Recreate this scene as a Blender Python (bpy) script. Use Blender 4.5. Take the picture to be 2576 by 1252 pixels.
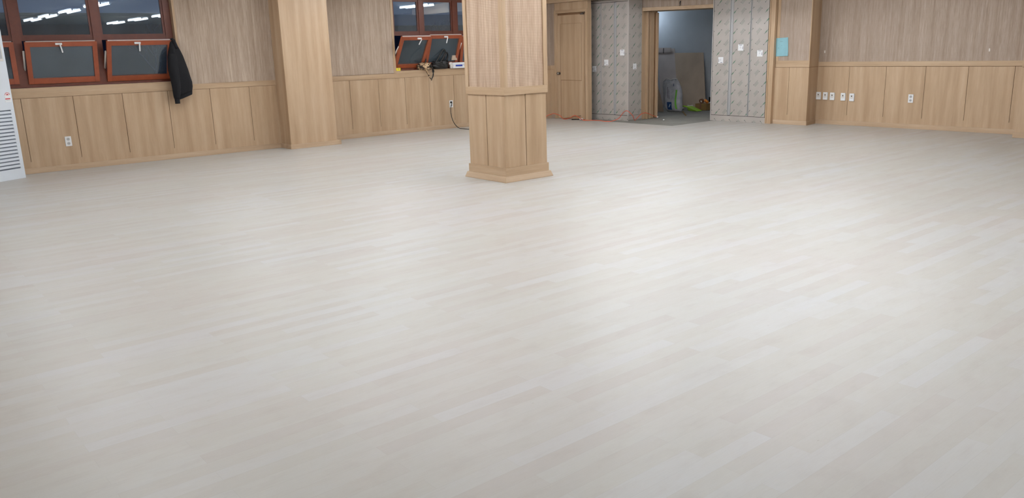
import bpy, bmesh, math, random
from mathutils import Vector, Matrix
from math import sin, cos, pi, radians
random.seed(7)
for o in list(bpy.data.objects): bpy.data.objects.remove(o)
SC = bpy.context.scene
COL = SC.collection

# ------------------------------------------------------------------ camera
cam = bpy.data.cameras.new('camera'); camo = bpy.data.objects.new('camera', cam); COL.objects.link(camo)
cam.sensor_width = 36.0; cam.lens = 2028.5/2576*36; cam.clip_start = .05; cam.clip_end = 300
_p, _r, _y = 0.24423, -0.029243, 0.68916
_a = Vector((1,0,0)); _f = Vector((0,cos(_p),-sin(_p))); _u = Vector((0,sin(_p),cos(_p)))
_R = cos(_r)*_a + sin(_r)*_u; _U = -sin(_r)*_a + cos(_r)*_u
_rows = (Vector((cos(_y),sin(_y),0)), Vector((-sin(_y),cos(_y),0)), Vector((0,0,1)))
def _w(v): return Vector([r.dot(v) for r in _rows])
_X, _Y, _Z = _w(_R), _w(_U), -_w(_f)
camo.matrix_world = Matrix(((_X.x,_Y.x,_Z.x,0),(_X.y,_Y.y,_Z.y,0),(_X.z,_Y.z,_Z.z,1.5),(0,0,0,1)))
SC.camera = camo

# ------------------------------------------------------------------ world, exposure
W = bpy.data.worlds.new('dusk'); SC.world = W; W.use_nodes = True
bg = W.node_tree.nodes['Background']; bg.inputs[0].default_value = (0.34,0.48,0.85,1); bg.inputs[1].default_value = 0.155
SC.view_settings.view_transform = 'Standard'; SC.view_settings.look = 'None'
SC.view_settings.gamma = 1; SC.view_settings.use_curve_mapping = False
SC.view_settings.exposure = 0.0
LAMP = 52.0          # brightness of the ceiling tubes

CEIL = 2.6
YA, YB = 12.79, 13.05         # inner faces of the window wall, left and right of the pilaster
XW, XS = 13.78, 13.36         # back wall recess, and its projecting piers

# ------------------------------------------------------------------ materials
class NB:
    def __init__(s, name):
        s.m = bpy.data.materials.new(name); s.m.use_nodes = True
        s.t = s.m.node_tree; s.n = s.t.nodes; s.l = s.t.links
        s.b = s.n['Principled BSDF']
    def new(s, ty, **k):
        n = s.n.new(ty)
        for a, v in k.items(): setattr(n, a, v)
        return n
    def put(s, v, sock):
        if hasattr(v, 'is_linked') or isinstance(v, bpy.types.NodeSocket): s.l.new(v, sock)
        else: sock.default_value = v
    def m2(s, op, a, b=0.0, c=0.0, clamp=False):
        n = s.new('ShaderNodeMath', operation=op, use_clamp=clamp)
        s.put(a, n.inputs[0]); s.put(b, n.inputs[1]); s.put(c, n.inputs[2]); return n.outputs[0]
    def mix(s, f, a, b, mode='MIX'):
        n = s.new('ShaderNodeMix', data_type='RGBA', blend_type=mode)
        s.put(f, n.inputs[0])
        s.put(a if not isinstance(a, tuple) else (*a, 1), n.inputs[6]); s.put(b if not isinstance(b, tuple) else (*b, 1), n.inputs[7]); return n.outputs[2]
    def coord(s, scale=(1,1,1), world=True):
        if world: src = s.new('ShaderNodeNewGeometry').outputs['Position']
        else: src = s.new('ShaderNodeTexCoord').outputs['Object']
        mp = s.new('ShaderNodeMapping'); s.l.new(src, mp.inputs[0]); mp.inputs['Scale'].default_value = scale
        return mp.outputs[0]
    def noise(s, co, scale=1.0, detail=3, rough=.5):
        n = s.new('ShaderNodeTexNoise'); s.l.new(co, n.inputs['Vector']); n.inputs['Scale'].default_value = scale
        n.inputs['Detail'].default_value = detail; n.inputs['Roughness'].default_value = rough; return n.outputs[0]
    def ramp(s, f, stops):
        n = s.new('ShaderNodeValToRGB'); s.l.new(f, n.inputs[0]); e = n.color_ramp.elements
        while len(e) < len(stops): e.new(.5)
        for i, (p, c) in enumerate(stops): e[i].position = p; e[i].color = (*c, 1)
        return n.outputs[0]
    def xyz(s, co):
        n = s.new('ShaderNodeSeparateXYZ'); s.l.new(co, n.inputs[0]); return n.outputs
    def base(s, c): s.put(c if not isinstance(c, tuple) else (*c, 1), s.b.inputs['Base Color'])
    def rough(s, r): s.put(r, s.b.inputs['Roughness'])
    def bump(s, h, st=.3, d=.002):
        n = s.new('ShaderNodeBump'); s.l.new(h, n.inputs['Height']); n.inputs['Strength'].default_value = st
        n.inputs['Distance'].default_value = d; s.l.new(n.outputs[0], s.b.inputs['Normal'])

def srgb(r, g, b):
    f = lambda c: (c/255/12.92) if c/255 <= .04045 else ((c/255+.055)/1.055)**2.4
    return (f(r), f(g), f(b))

def plain(name, col, rough=.5, metal=0, var=.06, scale=30):
    n = NB(name); nz = n.noise(n.coord(world=False), scale, 3)
    lo = tuple(max(0, c*(1-var)) for c in col); hi = tuple(min(1, c*(1+var)) for c in col)
    n.base(n.ramp(nz, [(.3, lo), (.7, hi)])); n.rough(rough); n.b.inputs['Metallic'].default_value = metal
    return n.m

def oak(name, axis='z', tone=1.0, tint=(1,1,1)):
    # straight pale oak grain running along one axis
    n = NB(name)
    sc = {'z': (1,1,.06), 'x': (.06,1,1), 'y': (1,.06,1)}[axis]
    co = n.coord(sc); big = n.noise(co, 9, 3, .55); fine = n.noise(co, 95, 4, .6)
    c = [tuple(v*tone*t for v, t in zip(srgb(*k), tint)) for k in ((168,141,112),(179,153,124),(188,163,135))]
    a = n.ramp(big, [(.32, c[0]), (.5, c[1]), (.68, c[2])])
    f = n.ramp(fine, [(.35, (.88,.87,.86)), (.65, (1,1,1))])
    n.base(n.mix(.6, a, f, 'MULTIPLY')); n.rough(.48); n.b.inputs['Specular IOR Level'].default_value = .35
    n.bump(fine, .08, .0008)
    return n.m
def woven(name, haxis, dots=.8, base=((178,154,134),(206,185,166)), pitch=.0175):
    # grasscloth / cane: vertical fibres crossed by rows of small dark gaps
    n = NB(name)
    sc = (1,1,.035); co = n.coord(sc); big = n.noise(co, 14, 3, .6); fine = n.noise(co, 150, 3, .7)
    x, y, z = n.xyz(n.coord())
    u = {'x': x, 'y': y}[haxis]
    a = n.ramp(big, [(.32, srgb(*base[0])), (.68, srgb(*base[1]))])
    mid = n.noise(n.coord((1,1,.02)), 38, 2, .6); a = n.mix(.8, a, n.ramp(mid, [(.36, (.86,.84,.83)), (.6, (1,1,1))]), 'MULTIPLY')
    f = n.ramp(fine, [(.38, (.72,.69,.67)), (.62, (1,1,1))])
    c = n.mix(.85, a, f, 'MULTIPLY')
    cu = n.m2('COSINE', n.m2('MULTIPLY', u, 2*pi/pitch)); cv = n.m2('COSINE', n.m2('MULTIPLY', z, 2*pi/pitch))
    hu = n.m2('MULTIPLY_ADD', cu, .5, .5); hv = n.m2('MULTIPLY_ADD', cv, .5, .5)
    d = n.m2('MULTIPLY', n.m2('POWER', hu, .7), n.m2('POWER', hv, 3.5))
    fac = n.m2('MULTIPLY', d, dots, clamp=True)
    c = n.mix(fac, c, srgb(110,84,66))
    n.base(c); n.rough(.75); n.b.inputs['Specular IOR Level'].default_value = .2
    n.bump(n.m2('SUBTRACT', fine, n.m2('MULTIPLY', fac, 1.5)), .35, .0015)
    return n.m
def film(name, haxis, sign=-1, lean=1, P=.345, c0=9.70):
    # grey-brown protective film printed with slanting green strokes and faint blocks
    n = NB(name); x, y, z = n.xyz(n.coord()); u = n.m2('MULTIPLY', {'x': x, 'y': y}[haxis], float(sign))
    Q = .187; offb = (.5-(sign*c0/P)) % 1.0; z = n.m2('ADD', z, .11)
    def lt(a, v): return n.m2('LESS_THAN', a, v)
    def ab(a, o=0.0): return n.m2('ABSOLUTE', n.m2('SUBTRACT', a, o))
    row = n.m2('FLOOR', n.m2('DIVIDE', z, Q)); par = n.m2('FLOORED_MODULO', row, 2.0)
    sgn = n.m2('MULTIPLY_ADD', par, -2.0, 1.0)
    ly = n.m2('MULTIPLY', n.m2('SUBTRACT', n.m2('FRACT', n.m2('DIVIDE', z, Q)), .5), Q)
    if lean < 0: ly = n.m2('MULTIPLY', ly, -1.0)
    def local(off):
        lx = n.m2('MULTIPLY', n.m2('SUBTRACT', n.m2('FRACT', n.m2('ADD', n.m2('DIVIDE', u, P), off)), .5), P)
        al = n.m2('MULTIPLY', n.m2('ADD', lx, ly), n.m2('MULTIPLY', sgn, .7071))
        ac = n.m2('MULTIPLY', n.m2('SUBTRACT', ly, lx), n.m2('MULTIPLY', sgn, .7071)); return al, ac
    def disc(a, b, oa, ob, ra, rb):
        e = n.m2('ADD', n.m2('POWER', n.m2('ABSOLUTE', n.m2('DIVIDE', n.m2('SUBTRACT', a, oa), ra)), 2.0),
                 n.m2('POWER', n.m2('ABSOLUTE', n.m2('DIVIDE', n.m2('SUBTRACT', b, ob), rb)), 2.0))
        return n.m2('SUBTRACT', 1.25, e, clamp=True)
    mx = lambda *v: v[0] if len(v) == 1 else n.m2('MAXIMUM', v[0], mx(*v[1:]))
    a, b = local(offb)
    blob = disc(a, b, .016, 0, .040, .0115)
    ln = n.m2('MULTIPLY', lt(ab(b), .0032), lt(ab(a, -.004), .078))
    dot = disc(a, b, -.075, 0, .011, .009)
    a2, b2 = local(offb+.5)
    dot2 = disc(a2, b2, -.058, .018, .010, .008)
    dash = n.m2('MULTIPLY', n.m2('MULTIPLY', lt(ab(b2, .018), .0035), lt(ab(a2, .01), .052)), lt(n.m2('FRACT', n.m2('MULTIPLY', a2, 38)), .72))
    blk = n.m2('MULTIPLY', n.m2('MULTIPLY', lt(ab(b2, -.012), .020), lt(ab(a2, -.01), .052)), lt(n.m2('FRACT', n.m2('MULTIPLY', b2, 90)), .6))
    nz = n.noise(n.coord(), 3, 2)
    c = n.ramp(nz, [(.3, srgb(162,155,149)), (.7, srgb(172,165,159))])
    c = n.mix(n.m2('MULTIPLY', blk, .45), c, srgb(90,120,104))
    c = n.mix(n.m2('MULTIPLY', n.m2('MAXIMUM', dash, ln), .75), c, srgb(66,92,80))
    c = n.mix(n.m2('MULTIPLY', blob, .8, clamp=True), c, srgb(48,108,80))
    c = n.mix(n.m2('MULTIPLY', mx(dot, dot2), .85, clamp=True), c, srgb(48,68,60))
    n.base(c); n.rough(.38)
    return n.m
def floor_mat():
    n = NB('pale_vinyl_planks'); co = n.coord()
    br = n.new('ShaderNodeTexBrick'); n.l.new(co, br.inputs['Vector'])
    br.inputs['Color1'].default_value = (0,0,0,1); br.inputs['Color2'].default_value = (1,1,1,1); br.inputs['Mortar'].default_value = (.5,.5,.5,1)
    br.inputs['Scale'].default_value = 1; br.inputs['Brick Width'].default_value = .86; br.inputs['Row Height'].default_value = .083
    br.inputs['Mortar Size'].default_value = 0.0; br.offset = .37; br.offset_frequency = 2; br.squash = 1
    c1 = n.ramp(br.outputs['Color'], [(0, srgb(184,179,176)), (.3, srgb(186,183,179)), (.65, srgb(188,186,183)), (1, srgb(190,189,190))])
    g = n.noise(n.coord((.9,9,1)), 2.2, 4, .6); g2 = n.noise(n.coord((2,30,1)), 5, 4, .65); bl = n.noise(n.coord(), .55, 2)
    c = n.mix(.8, c1, n.ramp(g, [(.3, (.965,.958,.95)), (.7, (1,1,1))]), 'MULTIPLY')
    c = n.mix(.55, c, n.ramp(g2, [(.35, (.96,.955,.95)), (.6, (1,1,1))]), 'MULTIPLY')
    c = n.mix(.8, c, n.ramp(bl, [(.35, (1,.975,.962)), (.5, (1,1,.975)), (.68, (.985,1,1))]), 'MULTIPLY')
    mo = n.noise(n.coord((1.0,2.6,1)), 4.2, 5, .62); c = n.mix(.9, c, n.ramp(mo, [(.32, (.935,.91,.89)), (.48, (.985,.975,.955)), (.66, (1,1,1))]), 'MULTIPLY')
    wv = n.new('ShaderNodeTexWave', wave_type='RINGS', rings_direction='Y'); n.l.new(n.coord((.5,5.5,1)), wv.inputs['Vector'])
    wv.inputs['Scale'].default_value = 1.3; wv.inputs['Distortion'].default_value = 9; wv.inputs['Detail'].default_value = 4; wv.inputs['Detail Scale'].default_value = 1.6
    gm = n.m2('MULTIPLY', n.m2('SUBTRACT', mo, .5, clamp=True), 2.2, clamp=True); c = n.mix(gm, c, n.mix(.5, c, n.ramp(wv.outputs[1], [(.3, (.90,.885,.87)), (.7, (1,1,1))]), 'MULTIPLY'))
    # occasional small knots
    vo = n.new('ShaderNodeTexVoronoi'); n.l.new(n.coord((1,2.2,1)), vo.inputs['Vector']); vo.inputs['Scale'].default_value = 3.1
    kn = n.m2('LESS_THAN', vo.outputs['Distance'], .024)
    c = n.mix(n.m2('MULTIPLY', kn, .3), c, srgb(150,140,128))
    br2 = n.new('ShaderNodeTexBrick'); n.l.new(co, br2.inputs['Vector'])
    for k in ('Color1','Color2'): br2.inputs[k].default_value = (1,1,1,1)
    br2.inputs['Mortar'].default_value = (0,0,0,1); br2.inputs['Scale'].default_value = 1
    br2.inputs['Brick Width'].default_value = .86; br2.inputs['Row Height'].default_value = .083; br2.inputs['Mortar Size'].default_value = .0012
    br2.inputs['Mortar Smooth'].default_value = .6; br2.offset = .37
    c = n.mix(.07, c, br2.outputs['Color'], 'MULTIPLY')
    n.base(c); n.rough(n.ramp(g, [(.3, (.40,)*3), (.7, (.48,)*3)])); n.b.inputs['Specular IOR Level'].default_value = .5
    return n.m
def concrete():
    n = NB('bare_concrete'); a = n.noise(n.coord(), 1.6, 6, .65); b = n.noise(n.coord((1,3,1)), 6, 5, .6)
    c = n.mix(.5, n.ramp(a, [(.3, srgb(120,118,112)), (.7, srgb(152,150,143))]), n.ramp(b, [(.3, (.72,)*3), (.7, (1,)*3)]), 'MULTIPLY')
    n.base(c); n.rough(.8); n.bump(a, .3, .004); return n.m
def glass(name, tint=(.80,.88,.94), refl=1.25):
    n = NB(name); n.n.remove(n.b)
    tr = n.new('ShaderNodeBsdfTransparent'); tr.inputs[0].default_value = (*tint, 1)
    gl = n.new('ShaderNodeBsdfGlossy'); gl.inputs['Roughness'].default_value = .012; gl.inputs[0].default_value = (.9,.95,1,1)
    fr = n.new('ShaderNodeFresnel'); fr.inputs[0].default_value = 1.6
    f = n.m2('MULTIPLY', fr.outputs[0], refl, clamp=True)
    mx = n.new('ShaderNodeMixShader'); n.l.new(f, mx.inputs[0]); n.l.new(tr.outputs[0], mx.inputs[1]); n.l.new(gl.outputs[0], mx.inputs[2])
    # a thin, uneven pale blue diffuse layer over the pane
    df = n.new('ShaderNodeBsdfDiffuse'); df.inputs[0].default_value = (.55,.66,.72,1)
    m3 = n.new('ShaderNodeMixShader'); nz = n.noise(n.coord((1,1,.4)), 3, 4)
    n.l.new(n.m2('MULTIPLY', nz, .11), m3.inputs[0]); n.l.new(mx.outputs[0], m3.inputs[1]); n.l.new(df.outputs[0], m3.inputs[2])
    n.l.new(m3.outputs[0], n.n['Material Output'].inputs[0]); return n.m
def emit(name, col, s):
    n = NB(name); n.base(col); n.b.inputs['Emission Color'].default_value = (*col, 1); n.b.inputs['Emission Strength'].default_value = s
    return n.m

M = {}
M['oak_z'] = oak('oak_upright_grain'); M['oak_x'] = oak('oak_grain_along_x', 'x'); M['oak_y'] = oak('oak_grain_along_y', 'y')
M['oak_pale'] = oak('pale_oak_skirting_x', 'x', 1.06, (1,1.03,1.09)); M['oak_pale_y'] = oak('pale_oak_skirting_y', 'y', 1.06, (1,1.03,1.09))
M['groove'] = plain('groove_shadow_gap', srgb(120,88,60), .9)
M['cloth_x'] = woven('grasscloth_wall_x', 'x', .22, ((170,152,135),(194,177,160)))
M['cloth_y'] = woven('grasscloth_wall_y', 'y', .12, ((162,145,130),(180,164,150)))
M['cane_x'] = woven('woven_cane_x', 'x', .75, ((184,158,136),(212,190,168))); M['cane_y'] = woven('woven_cane_y', 'y', .75, ((184,158,136),(212,190,168)))
M['film_y'] = film('printed_film_front', 'y'); M['film_l'] = film('printed_film_left_front', 'y', -1, 1, .36, 11.94); M['film_l3'] = film('printed_film_left_end', 'y', -1, 1, .36, 11.41); M['film_edge'] = plain('film_edge', srgb(178,172,168), .4, 0, .03); M['film_x'] = film('printed_film_side', 'x', 1); M['film_plinth'] = film('printed_film_plinth', 'y', -1, -1)
M['floor'] = floor_mat(); M['concrete'] = concrete(); M['glass'] = glass('window_glass')
M['frame'] = plain('reddish_brown_frame', srgb(96,44,26), .4, 0, .12, 14)
M['sash'] = plain('orange_brown_sash', srgb(140,68,40), .4, 0, .1, 14)
M['frame_dark'] = plain('dark_brown_frame', srgb(92,42,26), .45, 0, .12, 14)
M['white'] = plain('white_plastic', srgb(228,230,232), .35, 0, .01)
M['unit'] = plain('cool_white_metal', srgb(214,221,229), .35, 0, .012, 8)
M['offwhite'] = plain('off_white', srgb(214,210,204), .5, 0, .02)
M['grey'] = plain('grey_plastic', srgb(172,174,178), .5)
M['silver'] = plain('brushed_aluminium', srgb(172,172,172), .4, .25, .05, 60)
M['black'] = plain('black_rubber', srgb(22,22,24), .5)
M['dark'] = plain('dark_gap', srgb(40,30,24), .8)
M['jacket'] = plain('black_jacket_cloth', srgb(9,10,15), .95, 0, .3, 60)
M['knit'] = plain('black_rib_knit', srgb(13,14,20), .95, 0, .35, 120)
M['bagblack'] = plain('black_leather', srgb(10,10,11), .42, 0, .4, 25)
M['ceiling'] = plain('white_ceiling', srgb(226,224,218), .8, 0, .02, 3)
M['plaster'] = plain('grey_plaster', srgb(198,204,212), .85, 0, .05, 2)
M['card'] = plain('grey_brown_board', srgb(186,166,146), .8, 0, .08, 4)
M['card2'] = plain('grey_board', srgb(196,184,180), .8, 0, .06, 4)
M['ext'] = plain('grey_facade', srgb(60,68,90), .9, 0, .2, .6); M['roof'] = plain('pale_roof_edge', srgb(188,200,220), .9, 0, .08, 1)
M['bark'] = plain('dark_bark', srgb(84,96,126), .9, 0, .2, 5); M['ground'] = plain('dark_ground', srgb(48,66,92), .95, 0, .2, .5)
M['lamp'] = emit('lamp_diffuser', (.938,.966,1.0), LAMP)
M['red'] = plain('red_print', srgb(190,52,62), .5); M['blue'] = plain('blue_print', srgb(38,62,150), .4)
M['paper'] = plain('light_blue_paper', srgb(186,238,250), .7, 0, .05, 9)
M['orange'] = plain('orange_cable_jacket', srgb(214,84,44), .45)
M['yellow'] = plain('yellow_case', srgb(232,214,40), .4)
M['lime'] = plain('lime_green_plastic', srgb(150,205,50), .35)
M['steel'] = plain('satin_steel', srgb(150,146,140), .22, .9, .1, 20)
M['boxbrown'] = plain('brown_carton', srgb(132,104,62), .8, 0, .1, 8)
M['tapebrown'] = plain('brown_tape', srgb(120,84,60), .3); M['tapeorange'] = plain('orange_tape', srgb(236,140,50), .4)
M['faint'] = plain('faint_print', srgb(150,198,212), .7)
M['ink'] = plain('grey_ink', srgb(104,110,122), .6)

# ------------------------------------------------------------------ mesh helpers
def link(o, parent=None):
    COL.objects.link(o)
    if parent is not None: o.parent = parent
    return o
def tag(o, label=None, cat=None, group=None, kind=None):
    if label: o['label'] = label
    if cat: o['category'] = cat
    if group: o['group'] = group
    if kind: o['kind'] = kind
    return o
def thing(name, label, cat, loc=(0,0,0), rot=0, group=None):
    o = bpy.data.objects.new(name, None); o.location = loc; o.rotation_euler = (0,0,rot); o.empty_display_size = .1
    link(o); return tag(o, label, cat, group)
class MB:
    def __init__(s): s.bm = bmesh.new(); s.mats = []
    def mi(s, m):
        if m not in s.mats: s.mats.append(m)
        return s.mats.index(m)
    def box(s, x0, x1, y0, y1, z0, z1, m=None, bev=0, mat=None):
        b = bmesh.new(); r = bmesh.ops.create_cube(b, size=1)
        for v in b.verts: v.co = Vector(((x0+x1)/2+v.co.x*(x1-x0), (y0+y1)/2+v.co.y*(y1-y0), (z0+z1)/2+v.co.z*(z1-z0)))
        if bev: bmesh.ops.bevel(b, geom=b.edges[:], offset=bev, segments=2, affect='EDGES', profile=.7)
        return s.add(b, m, mat)
    def add(s, b, m=None, mat=None, smooth=False):
        if mat is not None: bmesh.ops.transform(b, matrix=mat, verts=b.verts)
        i = s.mi(m) if m else 0
        mp = {}
        for v in b.verts: mp[v] = s.bm.verts.new(v.co)
        for f in b.faces:
            try: nf = s.bm.faces.new([mp[v] for v in f.verts]); nf.material_index = i; nf.smooth = smooth or f.smooth
            except ValueError: pass
        b.free(); return s
    def prism(s, pts, z0, z1, m=None, axis='z', bev=0):
        b = bmesh.new()
        def P(p, h): return {'z': (p[0],p[1],h), 'y': (p[0],h,p[1]), 'x': (h,p[0],p[1])}[axis]
        lo = [b.verts.new(P(p, z0)) for p in pts]; hi = [b.verts.new(P(p, z1)) for p in pts]; k = len(pts)
        b.faces.new(lo); b.faces.new(hi[::-1])
        for i in range(k): b.faces.new((lo[i], hi[i], hi[(i+1)%k], lo[(i+1)%k]))
        bmesh.ops.recalc_face_normals(b, faces=b.faces[:])
        if bev: bmesh.ops.bevel(b, geom=b.edges[:], offset=bev, segments=2, affect='EDGES')
        return s.add(b, m)
    def cyl(s, c, r, h, axis='z', m=None, seg=20, r2=None, bev=0):
        b = bmesh.new(); bmesh.ops.create_cone(b, cap_ends=True, segments=seg, radius1=r, radius2=r if r2 is None else r2, depth=h)
        if bev: bmesh.ops.bevel(b, geom=[e for e in b.edges if len(e.link_faces) == 2 and any(len(f.verts) > 4 for f in e.link_faces)], offset=bev, segments=2, affect='EDGES')
        R = {'z': Matrix(), 'x': Matrix.Rotation(pi/2, 4, 'Y'), 'y': Matrix.Rotation(pi/2, 4, 'X')}[axis]
        for f in b.faces: f.smooth = len(f.verts) == 4
        return s.add(b, m, Matrix.Translation(c) @ R)
    def tube(s, pts, r, m=None, seg=8, sub=4, flat=1.0):
        P = smooth_path([Vector(p) for p in pts], sub); b = bmesh.new(); rings = []
        up = Vector((0,0,1))
        for i, p in enumerate(P):
            t = (P[min(i+1, len(P)-1)]-P[max(i-1, 0)]).normalized()
            n = t.cross(up)
            if n.length < .05: n = t.cross(Vector((0,1,0)))
            n.normalize(); bb = t.cross(n).normalized(); rr = r[min(int(i/max(1,len(P)-1)*(len(r)-1)), len(r)-1)] if isinstance(r, (list,tuple)) else r
            rings.append([b.verts.new(p+n*rr*cos(2*pi*k/seg)+bb*rr*flat*sin(2*pi*k/seg)) for k in range(seg)])
        for i in range(len(rings)-1):
            for k in range(seg): b.faces.new((rings[i][k], rings[i][(k+1)%seg], rings[i+1][(k+1)%seg], rings[i+1][k]))
        b.faces.new(rings[0][::-1]); b.faces.new(rings[-1]); bmesh.ops.recalc_face_normals(b, faces=b.faces[:])
        for f in b.faces: f.smooth = True
        return s.add(b, m)
    def loft(s, rings, m=None):
        b = bmesh.new(); R = [[b.verts.new(p) for p in r] for r in rings]; k = len(rings[0])
        for i in range(len(R)-1):
            for j in range(k): b.faces.new((R[i][j], R[i][(j+1)%k], R[i+1][(j+1)%k], R[i+1][j]))
        b.faces.new(R[0][::-1]); b.faces.new(R[-1]); bmesh.ops.recalc_face_normals(b, faces=b.faces[:])
        for f in b.faces: f.smooth = len(f.verts) == 4
        return s.add(b, m)
    def build(s, name, m=None, parent=None, kind=None):
        if m and not s.mats: s.mats = [m]
        me = bpy.data.meshes.new(name); bmesh.ops.recalc_face_normals(s.bm, faces=s.bm.faces[:]); s.bm.to_mesh(me); s.bm.free()
        for k in s.mats: me.materials.append(M[k] if isinstance(k, str) else k)
        o = bpy.data.objects.new(name, me); link(o, parent)
        if kind: o['kind'] = kind
        return o
def smooth_path(P, sub):
    if len(P) < 3 or sub < 2: return P
    out = []; Q = [2*P[0]-P[1]] + P + [2*P[-1]-P[-2]]
    for i in range(1, len(Q)-2):
        for k in range(sub):
            t = k/sub; a, b, c, d = Q[i-1], Q[i], Q[i+1], Q[i+2]
            out.append(.5*((2*b)+(c-a)*t+(2*a-5*b+4*c-d)*t*t+(3*b-a-3*c+d)*t**3))
    out.append(P[-1]); return out
def hashn(*a):
    v = sin(sum(k*w for k, w in zip(a, (12.9898, 78.233, 37.719, 4.581))))*43758.5453; return v-math.floor(v)

S = 'structure'
# ------------------------------------------------------------------ floor, ceiling, shell
b = MB(); b.prism([(-2,-3),(XW+.1,-3),(XW+.1,9.78),(12.0,9.76),(12.0,13.2),(-2,13.2)], -.12, 0, 'floor'); b.build('floor', None, None, S)
b = MB(); b.prism([(12.0,9.76),(17.4,9.78),(17.4,14.4),(12.0,14.4)], -.12, -.004, 'concrete'); b.build('floor_concrete', None, None, S)
b = MB(); b.box(-2.1, 17.5, -3.1, 14.5, CEIL, CEIL+.1, 'ceiling'); b.build('ceiling', None, None, S)
b = MB(); b.box(-2.1, XW+.3, -3.2, -3.0, 0, CEIL, 'oak_z'); b.build('wall_right', None, None, S)
b = MB(); b.box(-2.2, -2.0, -3.1, 13.2, 0, CEIL, 'oak_z'); b.build('wall_front', None, None, S)

def wainscot_x(name, x0, x1, y, cuts, d=.012):
    # panels standing along x, facing -y; a narrow open gap between boards
    q = MB(); q.box(x0, x1, y+d, y+d+.02, .05, 1.05, 'groove')
    q.box(x0, x1, y, y+d, .05, .161, 'oak_z')
    ed = [x0]+cuts+[x1]
    for i in range(len(ed)-1):
        a = ed[i]+(.0032 if i else 0); e = ed[i+1]-(.0032 if i < len(ed)-2 else 0)
        q.box(a, e, y, y+d, .161, 1.0175, 'oak_z')
    return q.build(name, None, None, S)
def wainscot_y(name, y0, y1, x, cuts, d=.012):
    q = MB(); q.box(x+d, x+d+.02, y0, y1, .05, 1.05, 'groove')
    q.box(x, x+d, y0, y1, .05, .175, 'oak_z')
    ed = [y0]+cuts+[y1]
    for i in range(len(ed)-1):
        a = ed[i]+(.0032 if i else 0); e = ed[i+1]-(.0032 if i < len(ed)-2 else 0)
        q.box(x, x+d, a, e, .175, 1.015, 'oak_z')
    return q.build(name, None, None, S)

# --- window wall, left stretch
W1X0, W1X1, W1Z0, W1Z1 = .04, 4.135, 1.158, 2.46
q = MB()
q.box(-2, 5.75, YA+.03, YA+.30, 0, W1Z0-.006, 'oak_z')
q.box(-2, W1X0, YA, YA+.30, W1Z0-.006, CEIL, 'cloth_x'); q.box(W1X1+.035, 5.75, YA, YA+.30, 1.10, CEIL, 'cloth_x')
q.box(W1X0, W1X1+.035, YA, YA+.30, W1Z1, CEIL, 'cloth_x')
q.box(W1X1, W1X1+.035, YA-.004, YA+.30, 1.10, W1Z1, 'oak_z', .002)      # timber lining of the opening
q.build('wall_left', None, None, S)
wainscot_x('wall_left_wainscot', -2, 5.75, YA, [.07,.71,1.355,1.99,2.63,3.28,3.92,4.555,5.185])
q = MB(); q.box(-2, 5.75, YA-.000, YA+.03, 1.0215, 1.105, 'oak_x', .002); q.box(W1X0, W1X1+.02, YA-.000, YA+.30, 1.105, W1Z0-.004, 'oak_x', .002)
q.build('trim_1', None, None, S)
q = MB(); q.box(-2, 5.75, YA-.014, YA+.01, 0, .075, 'oak_pale', .003); q.build('baseboard_left', None, None, S)
# --- pilaster between the stretches
PX0, PX1, PY = 5.645, 6.475, 12.42
q = MB(); q.box(PX0, PX1, PY, YB+.1, .05, CEIL, 'oak_z', .002); q.build('wall_left_pilaster', None, None, S)
q = MB(); q.prism([(PX0-.02,PY-.03),(PX1+.06,PY-.03),(PX1+.06,YB),(PX0-.02,YB)], 0, .072, 'oak_pale', bev=.003); q.build('baseboard_pilaster', None, None, S)
# --- window wall, right stretch
W2X0, W2X1, W2Z0, W2Z1 = 8.112, 11.05, 1.150, 2.46
q = MB()
q.box(6.4, 12.2, YB+.03, YB+.30, 0, W2Z0-.006, 'oak_z')
q.box(6.4, W2X0-.05, YB, YB+.30, 1.105, CEIL, 'cloth_x'); q.box(W2X1, 12.0, YB, YB+.30, 1.105, CEIL, 'cloth_x')
q.box(W2X0-.05, W2X1, YB, YB+.30, W2Z1, CEIL, 'cloth_x')
q.box(W2X0-.048, W2X0, YB-.006, YB+.30, 1.105, W2Z1, 'oak_z', .002); q.build('wall_left_far', None, None, S)
wainscot_x('wall_left_far_wainscot', 6.4, 11.98, YB, [7.13,7.715,8.285,8.825,9.40,9.975,10.55,11.12,11.69])
q = MB(); q.box(6.4, 12.0, YB, YB+.03, 1.0215, 1.112, 'oak_x', .002); q.box(W2X0, W2X1, YB, YB+.30, 1.112, W2Z0-.004, 'oak_x', .002)
q.build('trim_2', None, None, S)
q = MB(); q.box(6.4, 12.0, YB-.014, YB+.01, 0, .075, 'oak_pale', .003); q.build('baseboard_left_far', None, None, S)

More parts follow.
